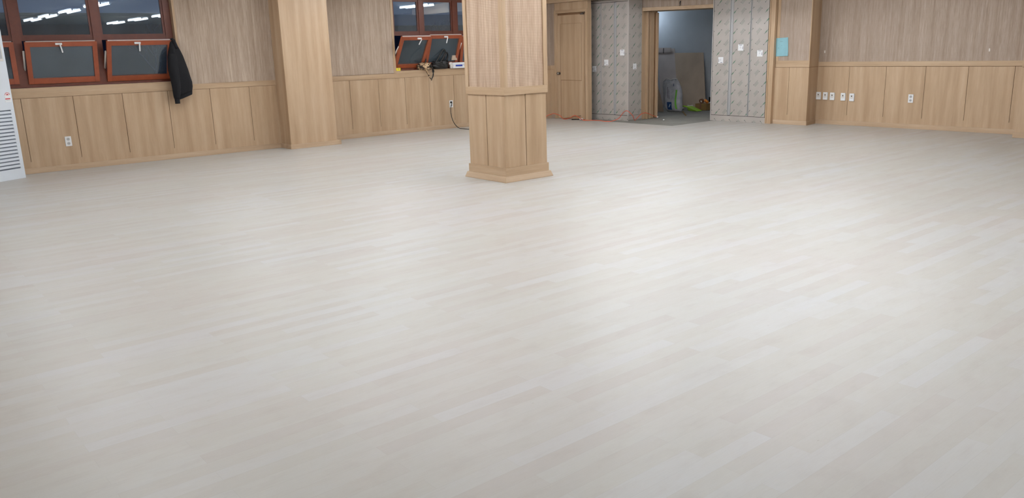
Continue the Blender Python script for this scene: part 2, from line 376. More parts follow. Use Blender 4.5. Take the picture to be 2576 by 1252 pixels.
# --- windows
def window(name, x0, x1, z0, z1, yf, mulls, zt=(1.776,1.832)):
    r = bpy.data.objects.new(name, None); r.location = ((x0+x1)/2, yf, z0); link(r); r['kind'] = S
    T = Matrix.Translation(-Vector(r.location))
    def bb(mb, *a, **k): mb.box(*a, mat=T, **k)
    f = MB(); bb(f, x0, x1, yf, yf+.07, z0, z0+.046, m='frame'); bb(f, x0, x1, yf, yf+.07, z1-.05, z1, m='frame')
    bb(f, x0, x1, yf+.004, yf+.066, zt[0], zt[1], m='frame_dark')
    for mx, w in mulls:
        bb(f, mx-w/2, mx+w/2, yf-.003, yf+.073, z0+.046, z1-.05, m='frame')
    f.build('window_frame', None, r)
    ed = [m[0] for m in mulls]
    for i in range(len(ed)-1):
        a, e = ed[i]+mulls[i][1]/2, ed[i+1]-mulls[i+1][1]/2
        g = MB(); w = .03
        bb(g, a, a+w, yf+.012, yf+.052, zt[1], z1-.05, m='frame_dark'); bb(g, e-w, e, yf+.012, yf+.052, zt[1], z1-.05, m='frame_dark')
        bb(g, a+w, e-w, yf+.012, yf+.052, zt[1], zt[1]+.022, m='frame_dark'); bb(g, a+w, e-w, yf+.012, yf+.052, z1-.08, z1-.05, m='frame_dark')
        g.build('casement_frame', None, r)
        p = MB(); bb(p, a+w-.004, e-w+.004, yf+.03, yf+.036, zt[1]+.018, z1-.076, m='glass'); p.build('pane', None, r)
    return r
def sash(parent, x0, x1, z0, z1, yb, ang, hx=.5, ham=0):
    # bottom-hung sash leaning into the room by ang degrees about its lower edge
    H = z1-z0; o = bpy.data.objects.new('sash', None)
    o.location = Vector((x0, yb, z0))-parent.location; o.rotation_euler = (radians(ang), 0, 0); link(o, parent)
    w = x1-x0; t = .042; s = .062
    f = MB(); f.box(0, s, -t, 0, 0, H, 'sash', .004); f.box(w-s, w, -t, 0, 0, H, 'sash', .004)
    f.box(s, w-s, -t, 0, 0, .078, 'sash', .004); f.box(s, w-s, -t, 0, H-.066, H, 'sash', .004); f.build('sash_frame', None, o)
    g = MB(); g.box(s-.004, w-s+.004, -t*.6, -t*.45, .074, H-.062, 'glass'); g.build('pane', None, o)
    k = MB(); k.box(.02, w-.02, -t*.7, -.004, H, H+.007, 'card2'); k.build('weather_strip', None, o)
    hd = MB(); cx = w*hx
    hd.box(cx-.055, cx+.03, -t-.02, -t, H-.038, H-.012, 'white', .005)
    hd.add(_rbox(.018, .018, .115), 'white', Matrix.Translation((cx+.012, -t-.03, H-.085)) @ Matrix.Rotation(radians(ham), 4, 'Y'))
    hd.build('handle', None, o)
    return o
def _rbox(x, y, z, bev=.004):
    b = bmesh.new(); bmesh.ops.create_cube(b, size=1)
    for v in b.verts: v.co = Vector((v.co.x*x, v.co.y*y, v.co.z*z))
    bmesh.ops.bevel(b, geom=b.edges[:], offset=bev, segments=2, affect='EDGES'); return b
def stay(parent, x, yb, z0, z1, ang, s):
    # folding white stay arm beside a tilted sash
    H = z1-z0; a = radians(ang); m = MB(); L = -parent.location
    p0 = Vector((x, yb+.01, z1-.01)); p1 = Vector((x, yb-sin(a)*H*.82, z0+cos(a)*H*.82-.01))
    pm = (p0+p1)/2 + Vector((0,0,-.06))
    m.tube([Vector((x, yb-.005, z0+.16))+L, p1+L], .014, 'offwhite', 6, 1)
    m.build('stay_arm', None, parent)
YF1, YF2 = 12.89, 13.15
w1 = window('window_1', W1X0, W1X1, W1Z0, W1Z1, YF1, [(.075,.07),(1.09,.105),(2.083,.108),(3.087,.105),(4.085,.10)])
sash(w1, .13, 1.04, 1.21, 1.768, YF1+.02, 3, .47)
sash(w1, 1.145, 2.028, 1.21, 1.768, YF1+.02, 3, .47)
sash(w1, 2.137, 3.035, 1.21, 1.783, YF1+.02, 14, .47, -12)
sash(w1, 3.135, 4.03, 1.21, 1.818, YF1+.02, 24, .47, -3)
stay(w1, 3.13, YF1+.02, 1.21, 1.768, 24, 1); stay(w1, 2.122, YF1+.02, 1.21, 1.768, 14, 1)
w2 = window('window_2', W2X0, W2X1, W2Z0, W2Z1, YF2, [(8.15,.05),(8.787,.098),(9.566,.105),(10.345,.1),(11.0,.1)])
sash(w2, 8.118, 8.765, 1.21, 1.862, YF2+.02, 32, .6, 14)
sash(w2, 8.80, 9.555, 1.21, 1.826, YF2+.02, 22, .5, 3)
sash(w2, 9.62, 10.30, 1.20, 1.765, YF2+.02, 12, .5, 3)
sash(w2, 10.395, 10.96, 1.20, 1.765, YF2+.02, 8, .5, 3)
stay(w2, 8.122, YF2+.02, 1.20, 1.765, 32, 1); stay(w2, 9.565, YF2-.01, 1.20, 1.765, 22, 1)

# --- short return wall with the hinged door
XD = 11.97
DF0, DF1, DFZ = 11.93, 12.915, 2.225
q = MB(); q.box(XD, XD+.10, DF1-.01, YB+.1, 0, CEIL, 'cloth_y'); q.box(XD, XD+.10, DF0, DF1, DFZ-.01, CEIL, 'oak_z')
q.box(XD-.10, XD+.06, 8.2, YB, 2.375, CEIL, 'oak_y', .003); q.build('wall_back_door_return', None, None, S)
q = MB(); q.box(XD-.004, XD, DF1, YB-.006, .08, 1.02, 'oak_z'); q.box(XD-.01, XD, DF1, YB-.006, 1.02, 1.112, 'oak_y'); q.build('trim_3', None, None, S)
d = bpy.data.objects.new('door_1', None); d.location = (XD, DF1, 0); link(d); d['kind'] = S
T = Matrix.Translation(-Vector(d.location))
f = MB(); f.box(XD-.014, XD+.11, DF1-.055, DF1, 0, DFZ, 'oak_z', .003, T); f.box(XD-.014, XD+.11, DF0, DF0+.055, 0, DFZ, 'oak_z', .003, T)
f.box(XD-.014, XD+.11, DF0+.055, DF1-.055, DFZ-.058, DFZ, 'oak_y', .003, T)
f.box(XD+.055, XD+.075, DF0+.055, DF0+.14, 0, DFZ-.058, 'oak_z', .002, T); f.build('door_frame', None, d)
f = MB(); lx = XD+.045
f.box(lx, lx+.04, DF0+.135, DF1-.058, .006, 2.125, 'oak_z', .002, T)
def rect_bead(mb, x, y0, y1, z0, z1, w=.008):
    mb.box(x-.001, x+.004, y0, y1, z0, z0+w, 'groove', 0, T); mb.box(x-.001, x+.004, y0, y1, z1-w*.5, z1, 'groove', 0, T)
    mb.box(x-.001, x+.004, y0, y0+w*.5, z0, z1, 'groove', 0, T); mb.box(x-.001, x+.004, y1-w, y1, z0, z1, 'groove', 0, T)
rect_bead(f, lx, 12.155, 12.785, .80, 1.955); f.box(lx-.001, lx+.004, 12.777, 12.785, .01, .80, 'groove', 0, T)
f.box(lx-.006, lx, 12.165, 12.772, .815, 1.945, 'oak_z', .003, T)
leaf = f.build('door_leaf', None, d)
f = MB(); f.box(XD+.046, XD+.10, DF0+.06, DF1-.055, 2.125, 2.167, 'groove', 0, T); f.build('top_gap_shade', None, d)  # brown strip painted in for the shade above the leaf
f = MB()
f.cyl(Vector((lx-.006, 12.82, .945))-d.location, .032, .012, 'x', 'steel', 24); f.cyl(Vector((lx-.025, 12.82, .945))-d.location, .012, .03, 'x', 'steel', 16)
bs = bmesh.new(); bmesh.ops.create_uvsphere(bs, u_segments=20, v_segments=12, radius=.03); f.add(bs, 'steel', Matrix.Translation(Vector((lx-.052, 12.82, .945))-d.location) @ Matrix.Diagonal((.8,1,1,1)), True)
f.build('door_knob', None, d)
f = MB(); f.box(lx-.035, lx-.002, 12.07, 12.16, 2.115, 2.145, 'steel', .004, T); f.tube([Vector((lx-.02,12.12,2.15))-d.location, Vector((lx-.0,12.04,2.156))-d.location], .006, 'steel', 6, 1)
f.build('door_closer', None, d)

# --- back wall: pier, recess, pier
q = MB(); q.box(XW+.03, XW+.3, 4.3, 7.9, 0, CEIL, 'oak_z'); q.box(XW, XW+.03, 4.3, 7.90, 1.10, CEIL, 'cloth_y')
q.prism([(XS+.03,7.84),(XS+.03,8.505),(XW+.3,8.505),(XW+.3,7.95),(XW+.0,7.905)], 0, CEIL, 'oak_z'); q.box(XS+.004, XS+.03, 7.845, 8.505, 1.135, CEIL, 'cloth_y')
q.box(XS, XS+.03, 8.505-.06, 8.505, 1.135, CEIL, 'oak_z', .002)
q.box(XS+.02, XW+.3, -3, 4.46, 0, CEIL, 'oak_z'); q.box(XS-.0, XS+.02, -3, 4.44, 1.11, CEIL, 'cloth_y'); q.build('wall_back', None, None, S)
q = MB(); sd = [(XS,7.828),(XW,7.895),(XW,7.903),(XS+.03,7.845),(XS,7.845)]; q.prism(sd, .05, 1.014, 'oak_z'); q.prism(sd, 1.0205, CEIL, 'oak_z'); q.prism([(XS+.004,7.833),(XW,7.899),(XW,7.903),(XS+.03,7.845)], 1.014, 1.0205, 'groove'); q.build('trim_4', None, None, S)
wainscot_y('wall_back_wainscot', 4.46, 7.90, XW, [4.69,5.345,6.0,6.65,7.30])
wainscot_y('wall_back_pier_wainscot', 7.845, 8.60, XS, [8.215])
wainscot_y('wall_back_near_wainscot', -3, 4.455, XS, [.1,.75,1.4,2.05,2.7,3.3,3.9])
q = MB(); q.box(XW, XW+.03, 4.46, 7.90, 1.0215, 1.10, 'oak_y', .002); q.box(XS, XS+.03, 7.845, 8.505, 1.0215, 1.137, 'oak_y', .002)
q.box(XS, XS+.03, -3, 4.46, 1.0215, 1.11, 'oak_y', .002); q.build('trim_5', None, None, S)
q = MB(); q.box(XW-.014, XW+.01, 4.46, 7.885, 0, .075, 'oak_pale_y', .003); q.box(XS-.014, XS+.01, 7.815, 8.50, 0, .075, 'oak_pale_y', .003); q.prism([(XS,7.815),(XW-.01,7.882),(XW-.01,7.9),(XS,7.835)], 0, .072, 'oak_x')
q.box(XS-.018, XS+.01, -3, 4.475, 0, .075, 'oak_pale_y', .003); q.build('baseboard_back', None, None, S)
# two small patches of bare plaster where something was unscrewed
for (yy, zz, lab) in ((7.788, 1.275, 'tiny pale filler patch on upper right wall beside the projecting pier'), (5.078, 1.262, 'tiny pale filler patch on upper right wall near the picture edge')):
    q = MB(); q.prism([(yy-.009,zz-.022),(yy+.006,zz-.024),(yy+.010,zz+.004),(yy+.007,zz+.022),(yy-.006,zz+.024),(yy-.010,zz)], XW-.002, XW+.001, 'offwhite', 'x'); tag(q.build('filler_patch'), lab, 'patch', 'filler patches on the right wall')

# --- skewed opening to the unfinished room
P0, P1 = Vector((12.71, 11.175, 0)), Vector((13.30, 9.857, 0)); dv = (P1-P0).normalized(); nv = Vector((dv.y, -dv.x, 0))
if nv.x < 0: nv = -nv       # points away from the hall
def oriented(mb, s0, s1, t0, t1, z0, z1, m, bev=.002):
    b_ = bmesh.new(); bmesh.ops.create_cube(b_, size=1)
    for v in b_.verts:
        s_ = (s0+s1)/2+v.co.x*(s1-s0); t_ = (t0+t1)/2+v.co.y*(t1-t0); v.co = P0+dv*s_+nv*t_+Vector((0,0,(z0+z1)/2+v.co.z*(z1-z0)))
    if bev: bmesh.ops.bevel(b_, geom=b_.edges[:], offset=bev, segments=1, affect='EDGES')
    mb.add(b_, m)
LW = (P1-P0).length
q = MB(); oriented(q, 0, LW, .01, .16, 2.2, CEIL, 'cloth_y', 0); q.build('wall_back_lintel', None, None, S)
d2 = bpy.data.objects.new('door_2', None); link(d2); d2['kind'] = S
q = MB(); oriented(q, 0, LW, -.012, .17, 2.132, 2.2, 'oak_y'); oriented(q, .05, LW, .05, .62, 2.132, 2.15, 'oak_y')
q.box(12.70, 12.76, 11.135, 11.20, 0, 2.2, 'oak_z', .003)
q.box(12.76, 13.22, 11.175, 11.24, 0, 2.14, 'oak_z')
q.box(12.865, 12.905, 11.125, 11.18, 0, 2.13, 'oak_z', .003); q.box(12.955, 12.995, 11.125, 11.18, 0, 2.13, 'oak_z', .003)
q.box(12.906, 12.954, 11.165, 11.178, 0, 2.13, 'groove'); q.build('door_frame', None, d2)
q = MB(); q.box(13.155, 13.21, 11.125, 11.175, .01, 2.11, 'oak_z', .012); q.box(13.125, 13.155, 11.165, 11.178, .01, 2.11, 'groove'); q.build('door_leaf', None, d2)
# unfinished room shell
q = MB(); q.box(12.2, 17.4, 14.2, 14.3, 0, CEIL, 'plaster'); q.box(13.3, 17.4, 9.68, 9.80, 0, CEIL, 'plaster'); q.box(16.2, 16.3, 9.7, 14.3, 0, CEIL, 'plaster')
q.box(12.75, 12.85, 12.3, 14.3, 0, CEIL, 'plaster'); q.build('wall_back_room', None, None, S)
q = MB(); q.box(16.185, 16.2, 9.8, 12.06, .10, .225, 'black'); q.build('baseboard_back_room', None, None, S)

# ------------------------------------------------------------------ free-standing pillar
PC = (5.82, 7.125); pw, pd = .632, .678
pil = thing('pillar', 'square oak-clad pillar with woven cane panels standing alone mid-floor', 'pillar', (PC[0]+pw/2, PC[1]+pd/2, 0)); hx, hy = pw/2, pd/2
def ring(mb, o, z0, z1, m, o2=None, bev=0):
    o2 = o if o2 is None else o2
    lo = [(-hx-o,-hy-o,z0),(hx+o,-hy-o,z0),(hx+o,hy+o,z0),(-hx-o,hy+o,z0)]; hi = [(-hx-o2,-hy-o2,z1),(hx+o2,-hy-o2,z1),(hx+o2,hy+o2,z1),(-hx-o2,hy+o2,z1)]
    bb = bmesh.new(); a = [bb.verts.new(p) for p in lo]; c = [bb.verts.new(p) for p in hi]
    bb.faces.new(a[::-1]); bb.faces.new(c)
    for i in range(4): bb.faces.new((a[i], a[(i+1)%4], c[(i+1)%4], c[i]))
    if bev: bmesh.ops.bevel(bb, geom=bb.edges[:], offset=bev, segments=2, affect='EDGES')
    nf = len(mb.bm.faces); mb.add(bb, m)
    if m in ('oak_x', 'oak_pale'):          # grain runs round the pillar on every side
        j = mb.mi({'oak_x': 'oak_y', 'oak_pale': 'oak_pale_y'}[m])
        for f_ in list(mb.bm.faces)[nf:]:
            f_.normal_update()
            if abs(f_.normal.x) > .6: f_.material_index = j
q = MB(); ring(q, -.014, .1, CEIL, 'groove'); q.build('core', None, pil)
q = MB()
gy, gx = 7.459-PC[1]-hy, 6.132-PC[0]-hx
for sx in (-1, 1):
    x0, x1 = sorted((sx*hx, sx*(hx-.014)))
    q.box(x0, x1, -hy, gy-.0055, .14, .985, 'oak_z'); q.box(x0, x1, gy+.0055, hy, .14, .985, 'oak_z')
for sy in (-1, 1):
    y0, y1 = sorted((sy*hy, sy*(hy-.014)))
    q.box(-hx+.0141, gx-.0055, y0, y1, .14, .985, 'oak_z'); q.box(gx+.0055, hx-.0141, y0, y1, .14, .985, 'oak_z')
q.build('lower_panel', None, pil)
q = MB(); ring(q, .016, .06, .162, 'oak_x', None, .002); q.build('plinth', None, pil)
q = MB(); ring(q, .050, 0, .010, 'oak_pale'); ring(q, .050, .010, .066, 'oak_pale', .030); q.build('skirting', None, pil)
q = MB(); ring(q, .018, .983, 1.072, 'oak_x', None, .002); q.build('rail', None, pil)
q = MB(); sw = .048
for sx in (-1, 1):
    for sy in (-1, 1):
        x0, x1 = sorted((sx*(hx+.018), sx*(hx+.018-sw-.012))); y0, y1 = sorted((sy*(hy+.018), sy*(hy+.018-sw-.012)))
        q.box(x0, x1, y0, y1, 1.072, CEIL, 'oak_z', .002)
q.build('corner_post', None, pil)
for sx in (-1, 1):
    x0, x1 = sorted((sx*(hx+.004), sx*(hx-.014))); q = MB(); q.box(x0, x1, -hy+.04, hy-.04, 1.07, CEIL, 'cane_y'); q.build('cane_panel', None, pil)
for sy in (-1, 1):
    y0, y1 = sorted((sy*(hy+.004), sy*(hy-.014))); q = MB(); q.box(-hx+.04, hx-.04, y0, y1, 1.07, CEIL, 'cane_x'); q.build('cane_panel', None, pil)

# ------------------------------------------------------------------ cabinets in printed film
def sticker(parent, x, y, z, w=.115, h=.115, face='x', flip=False):
    q = MB()
    if face == 'x':
        q.box(x-.0012, x, y-w/2, y+w/2, z-h/2, z+h/2, 'white')
        q.box(x-.0018, x-.0012, y-w*.28 if flip else y-w*.35, y+w*.3 if flip else y+w*.05, z+(h*.34 if flip else -h*.42), z+(h*.42 if flip else -h*.34), 'ink')
        q.box(x-.0018, x-.0012, y+(-w*.42 if flip else w*.34), y+(-w*.34 if flip else w*.42), z-h*.3, z+h*.15, 'ink')
        for k in range(3): q.box(x-.0018, x-.0012, y-w*.1, y+w*.18, z-.01+k*.014, z-.006+k*.014, 'grey')
    else:
        q.box(x-w/2, x+w/2, y-.0012, y, z-h/2, z+h/2, 'white'); q.box(x-w*.1, x+w*.3, y-.0018, y-.0012, z-h*.42, z-h*.34, 'ink')
        for k in range(3): q.box(x-w*.2, x+w*.1, y-.0018, y-.0012, z-.01+k*.014, z-.006+k*.014, 'grey')
    q.build('label_sticker', None, parent)
def rel(o): return Matrix.Translation(-Vector(o.location))
XL = 12.30
c1 = thing('cabinet', 'tall film-wrapped cabinet left of the doorway, beside the hinged door', 'cabinet', (12.5, 11.7, 0)); T = rel(c1)
q = MB(); q.box(XL+.02, 12.695, 11.13, 12.28, .112, CEIL-.002, 'film_x', 0, T); q.box(XL-.012, XL+.02, 11.113, 12.24, 2.328, CEIL-.002, 'film_y', 0, T); q.box(XL-.009, XL+.02, 11.13, 12.24, .104, .116, 'dark', 0, T); q.box(XL-.009, XL+.02, 11.13, 12.24, 2.318, 2.329, 'dark', 0, T); q.box(XL-.002, XL+.02, 11.13, 12.24, .114, 2.32, 'dark', 0, T); q.build('carcass', None, c1)
q = MB(); q.box(XL-.012, 12.695, 11.113, 12.28, 0, .106, 'film_plinth', .001, T); q.build('plinth', None, c1)
def cab_door(par, x, y0, y1, z0, z1, T, st=None, fm='film_y'):
    dd = MB(); dd.box(x-.016, x+.002, y0, y1, z0, z1, fm, .0015, T); dd = dd.build('cabinet_door', None, par)
    if st: 
        l = par.location; sticker(dd, x-.016-l.x, st[0]-l.y, st[1]-l.z, flip=st[2])
    return dd
cab_door(c1, XL, 11.878, 12.235, .114, 2.320, T, (12.05, 1.028, False), 'film_l')
cab_door(c1, XL, 11.506, 11.852, .114, 2.320, T, (11.713, 1.155, False), 'film_l')
cab_door(c1, XL, 11.135, 11.436, .114, 2.320, T, (11.278, 1.348, True), 'film_l3')
q = MB(); q.box(XL-.018, XL+.01, 11.113, 11.133, .108, 2.327, 'film_edge', .001, T); q.build('end_edge', None, c1)
for (a0, a1) in ((11.854, 11.870),):
    q = MB(); q.box(XL-.024, XL, a0, a1, .114, 2.318, 'silver', .002, T); q.build('handle_channel', None, c1)
q = MB(); q.box(XL-.004, XL+.01, 11.438, 11.504, .114, 2.318, 'silver', 0, T); q.box(XL-.022, XL-.004, 11.494, 11.504, .114, 2.318, 'silver', .001, T); q.box(XL-.022, XL-.004, 11.438, 11.448, .114, 2.318, 'silver', .001, T); q.build('handle_channel', None, c1)
l = c1.location; sticker(c1, 12.49-l.x, 11.1295-l.y, 1.07-l.z, .10, .112, 'y')
XR = 13.30
c2 = thing('cabinet', 'tall film-wrapped cabinet right of the doorway, beside the blue paper sheet', 'cabinet', (13.5, 9.23, 0)); T = rel(c2)
q = MB(); q.box(XR+.02, XW, 8.61, 9.855, .112, CEIL-.002, 'film_x', 0, T); q.box(XR-.014, XR+.02, 9.843, 9.86, 0, CEIL-.002, 'film_edge', .001, T); q.box(XR-.014, XR+.02, 8.598, 8.626, 0, CEIL-.002, 'oak_z', .002, T); q.box(XR-.006, XS+.02, 8.51, 8.598, 0, CEIL-.002, 'oak_z', .002, T); q.box(XR-.009, XR+.02, 8.63, 9.84, .106, .118, 'dark', 0, T); q.box(XR-.0, XR+.02, 8.63, 9.84, .114, 2.52, 'dark', 0, T); q.build('carcass', None, c2)
q = MB(); q.box(XR-.012, XR+.03, 8.627, 9.843, 0, .108, 'film_plinth', .001, T); q.build('plinth', None, c2)
cab_door(c2, XR, 9.468, 9.832, .116, 2.52, T, (9.647, 1.157, False))
cab_door(c2, XR, 9.022, 9.388, .116, 2.52, T, (9.207, 1.385, True))
cab_door(c2, XR, 8.636, 8.984, .116, 2.52, T, (8.79, 1.273, True))
for (a0, a1) in ((9.390, 9.466), (8.986, 9.020)):
    q = MB(); q.box(XR-.002, XR+.012, a0, a1, .116, 2.518, 'silver', 0, T); q.box(XR-.02, XR-.002, a1-.010, a1, .116, 2.518, 'silver', .001, T); q.box(XR-.02, XR-.002, a0, a0+.010, .116, 2.518, 'silver', .001, T); q.build('handle_channel', None, c2)

# blue sheet on the pier, slightly curled at its foot
q = MB(); bb = bmesh.new(); G = []
for i in range(9):
    z = 1.532-.312*i/8; row = []
    for j in range(7):
        y = 8.522-.252*j/6 - .026*i/8*(1-j/6) if False else 8.520-.248*j/6-.022*i/8
        row.append(bb.verts.new((XS-.003-.020*max(0, i/8-.7)**1.2*2-.006*(j/6)**2*(i/8), y, z-.008*(1-j/6)*(i/8)+.010*j/6*(1-i/8))))
    G.append(row)
for i in range(8):
    for j in range(6): bb.faces.new((G[i][j], G[i][j+1], G[i+1][j+1], G[i+1][j]))
bmesh.ops.solidify(bb, geom=bb.faces[:], thickness=.0015); q.add(bb, 'paper')
pp = q.build('paper_sheet'); tag(pp, 'light blue paper sheet taped to the pier beside the right cabinet', 'paper')
for (y, z, w) in ((8.40,1.47,.05),(8.39,1.40,.012),(8.45,1.36,.02)):
    q = MB(); q.box(XS-.0085, XS-.0075, y-w/2, y+w/2, z-.004, z+.004, 'faint'); q.build('faint_print', None, pp)

# ------------------------------------------------------------------ electrical plates
def outlet(name, label, loc, face, plug=False):
    o = thing(name, label, 'outlet', loc, 0 if face == 'y' else -pi/2)
    q = MB(); q.box(-.041, .041, -.009, 0, -.068, .068, 'white', .004); q.build('cover_plate', None, o)
    for s_ in (1, -1):
        q = MB(); q.cyl((0, -.0095, .030*s_), .024, .003, 'y', 'offwhite', 28); q.cyl((0, -.0112, .030*s_), .019, .001, 'y', 'grey', 28)
        q.cyl((-.008, -.0118, .030*s_), .003, .001, 'y', 'dark', 10); q.cyl((.008, -.0118, .030*s_), .003, .001, 'y', 'dark', 10); q.build('socket', None, o)
    return o
outlet('wall_outlet', 'white double outlet low on the left wall nearest the white air conditioner', (2.487, YA, .400), 'y')
outlet('wall_outlet', 'white double outlet under the far window with a black plug in it', (9.315, YB, .472), 'y')
outlet('wall_outlet', 'white double outlet low on the right wall, away from the five plates', (XW, 6.20, .496), 'x')
plates = [(7.848,.502,'first white control plate on right wall, tight beside the pier corner'),(7.716,.500,'second white control plate from the pier corner on right wall'),
          (7.582,.497,'third white control plate from the pier corner, last before the wider gap'),(7.378,.494,'white control plate on right wall just left of the panel groove'),
          (7.216,.489,'white control plate on right wall just right of the panel groove')]
proto = thing('control_plate', plates[0][2], 'control plate', (XW, plates[0][0], plates[0][1]), -pi/2, 'white control plates on the right wall')
q = MB(); q.box(-.042, .042, -.026, 0, -.066, .066, 'white', .006); q.build('housing', None, proto)
q = MB(); q.box(-.026, .026, -.0268, -.0255, -.018, .040, 'offwhite', 0); q.box(-.027, .027, -.0272, -.0262, .040, .043, 'grey'); q.box(-.020, .016, -.0272, -.0262, -.022, -.019, 'grey'); q.build('display', None, proto)
q = MB(); q.cyl((0, -.027, .020), .0105, .003, 'y', 'black', 20); q.build('sensor_dot', None, proto)
for (y, z, lab) in plates[1:]:
    c = proto.copy(); COL.objects.link(c); c.location = (XW, y, z); c['label'] = lab
    for ch in list(proto.children):
        k = ch.copy(); COL.objects.link(k); k.parent = c

# ------------------------------------------------------------------ cables
q = MB(); q.cyl((9.300, YB-.028, .505), .017, .034, 'y', 'black', 18, None, .003)
q.tube([(9.300, YB-.045, .505),(9.292, YB-.062, .48),(9.270, YB-.066, .44),(9.262, YB-.064, .40),(9.258, YB-.062, .33),(9.268, YB-.07, .22),(9.29, YB-.09, .13),(9.315, YB-.14, .055),(9.33, YB-.22, .012),(9.325, YB-.38, .008),(9.36, YB-.56, .007),(9.47, YB-.72, .007),(9.75, YB-.9, .007)], .0065, 'black', 8, 5)
tag(q.build('power_cord'), 'black cord plugged in under the far window, running behind the pillar', 'cord')
q = MB()
q.tube([(11.62,12.9,.012),(11.80,13.0,.06),(11.86,12.93,.095),(11.87,12.87,.108),(11.87,12.76,.098),(11.88,12.66,.062),(11.88,12.59,.012),(11.90,12.50,.010),(11.89,12.36,.05),(11.89,12.25,.093),(11.89,12.16,.074),(11.90,12.08,.036),(11.90,12.01,.010),(11.91,11.95,.007),(11.94,11.86,.007),(12.01,11.74,.007),(11.99,11.58,.007),(11.965,11.42,.007),(12.03,11.31,.012),(12.13,11.23,.06),(12.15,11.17,.13),(12.15,11.10,.195),(12.15,11.03,.219),(12.17,10.97,.19),(12.24,10.95,.12),(12.34,11.0,.04),(12.42,11.05,.008),(12.50,11.06,.05),(12.6,11.05,.118),(12.68,11.03,.14),(12.78,11.03,.125),(12.92,11.05,.08),(13.08,11.08,.04),(13.16,11.09,.012)], .0062, 'orange', 8, 5)
cb = q.build('extension_cord'); tag(cb, 'thin orange extension cord looping along the floor past the left cabinet', 'cord')
q = MB(); q.tube([(13.14,11.09,.016),(13.20,11.10,.016)], .016, 'offwhite', 10, 1); q.build('plug', None, cb)
q = MB(); q.tube([(11.915,12.62,.010),(11.93,12.45,.035),(11.94,12.24,.074),(11.945,12.12,.088)], .007, 'tapebrown', 8, 4); tag(q.build('cable_offcut'), 'stiff brown cable end leaning against the foot of the hinged door', 'cable')
q = MB(); q.tube([(11.86,12.30,.009),(11.93,12.28,.009),(11.95,12.18,.011),(11.95,12.08,.010),(11.94,12.00,.010)], .009, 'black', 8, 4)
bc = q.build('connector_lead'); tag(bc, 'short black lead with white connector lying before the hinged door', 'cable')
q = MB(); q.box(11.915, 11.95, 12.05, 12.135, .012, .038, 'white', .006); q.build('connector', None, bc)
q = MB(); a_ = P0+dv*.80-nv*.014; q.tube([(a_.x, a_.y, 2.29),(a_.x-.003, a_.y+.012, 2.25),(a_.x, a_.y+.010, 2.22),(a_.x-.002, a_.y+.025, 2.19)], [.012,.009,.006,.005], 'black', 8, 4)
tag(q.build('loose_wire'), 'short black wire hanging from above the open doorway lintel', 'wire')

# ------------------------------------------------------------------ floor-standing air conditioner
ac = thing('air_conditioner', 'white floor-standing air conditioner with louvred grille at left edge', 'air conditioner', (1.842, 12.419, 0), math.atan2(.5, .867)+pi)
# local: +x runs along the front from its right-hand edge, body lies towards -y (wall)
WU, DU, HU = .56, .30, 1.92
q = MB(); q.box(.0, WU, -DU, -.02, 0, HU, 'unit', .006); q.build('body', None, ac)
q = MB(); q.box(.0, WU, -.02, 0, .90, HU, 'unit', .004); q.box(0, WU, -.02, 0, .0, .135, 'unit', .004); q.box(0, .052, -.02, 0, .135, .90, 'unit', .003); q.box(WU-.052, WU, -.02, 0, .135, .90, 'unit', .003); q.build('front_panel', None, ac)
q = MB(); q.box(.05, WU-.05, -.021, -.018, .135, .90, 'ink')
for k in range(16):
    z = .150+k*.0468
    q.prism([(-.016,z),(-.001,z+.006),(-.001,z+.030),(-.018,z+.036)], .050, WU-.050, 'unit', 'x')
q.build('grille', None, ac)
q = MB(); q.box(.036, WU-.12, 0, .008, 1.52, 1.73, 'offwhite', .004); q.box(.05, WU-.14, .008, .010, 1.55, 1.70, 'grey'); q.build('control_display', None, ac)
st = MB(); st.prism([(.018+.090*(1-t_/10), 0) for t_ in ()] + [(.020,1.00),(.106,1.00)]+[(.063+.043*cos(t_*pi/12), 1.085+.045*sin(t_*pi/12)) for t_ in range(13)], 0, .0012, 'white', 'y'); st = st.build('energy_label', None, ac)
q = MB(); q.prism([(.063+.036*cos(t_*pi/12), 1.092+.032*sin(t_*pi/12)) for t_ in range(13)]+[(.063+.030*cos(t_*pi/12), 1.092+.026*sin(t_*pi/12)) for t_ in range(12,-1,-1)], .0012, .0018, 'red', 'y'); q.build('red_arc', None, st)
q = MB(); q.prism([(.063+.018*cos(t_*pi/8), 1.090+.016*sin(t_*pi/8)) for t_ in range(9)], .0012, .0018, 'red', 'y'); q.build('red_dial', None, st)
q = MB(); q.box(.030, .100, .0012, .0018, 1.036, 1.050, 'red'); q.build('red_bar', None, st)
q = MB(); q.box(.035, .09, .0012, .0018, 1.022, 1.026, 'grey'); q.build('print_line', None, st)

# ------------------------------------------------------------------ jacket hung on the open sash
jk = thing('jacket', 'black zip jacket hung from the open sash corner of the left window', 'jacket', (4.04, 12.66, .83)); L = jk.location
def ell(cx, cy, z, rx, ry, k=28, wob=0, tilt=0.0, seed=0):
    out = []
    for i in range(k):
        t = 2*pi*i/k; f_ = 1+wob*sin(3*t+z*9+seed)+wob*.7*sin(5*t-z*17+seed)
        x = cx+rx*cos(t); out.append(Vector((x, cy+ry*f_*sin(t), z+tilt*(x-cx)))-L)
    return out
sec = [(1.775,4.018,4.062,.020),(1.758,4.005,4.082,.030),(1.72,3.995,4.093,.040),(1.665,3.99,4.112,.048),(1.59,3.965,4.145,.055),(1.515,3.945,4.173,.060),(1.42,3.935,4.198,.062),(1.33,3.93,4.222,.062),(1.22,3.945,4.243,.060),(1.12,3.955,4.262,.058),(1.04,3.96,4.262,.055),(.985,3.965,4.252,.050),(.965,3.97,4.245,.046)]
q = MB(); rings = []
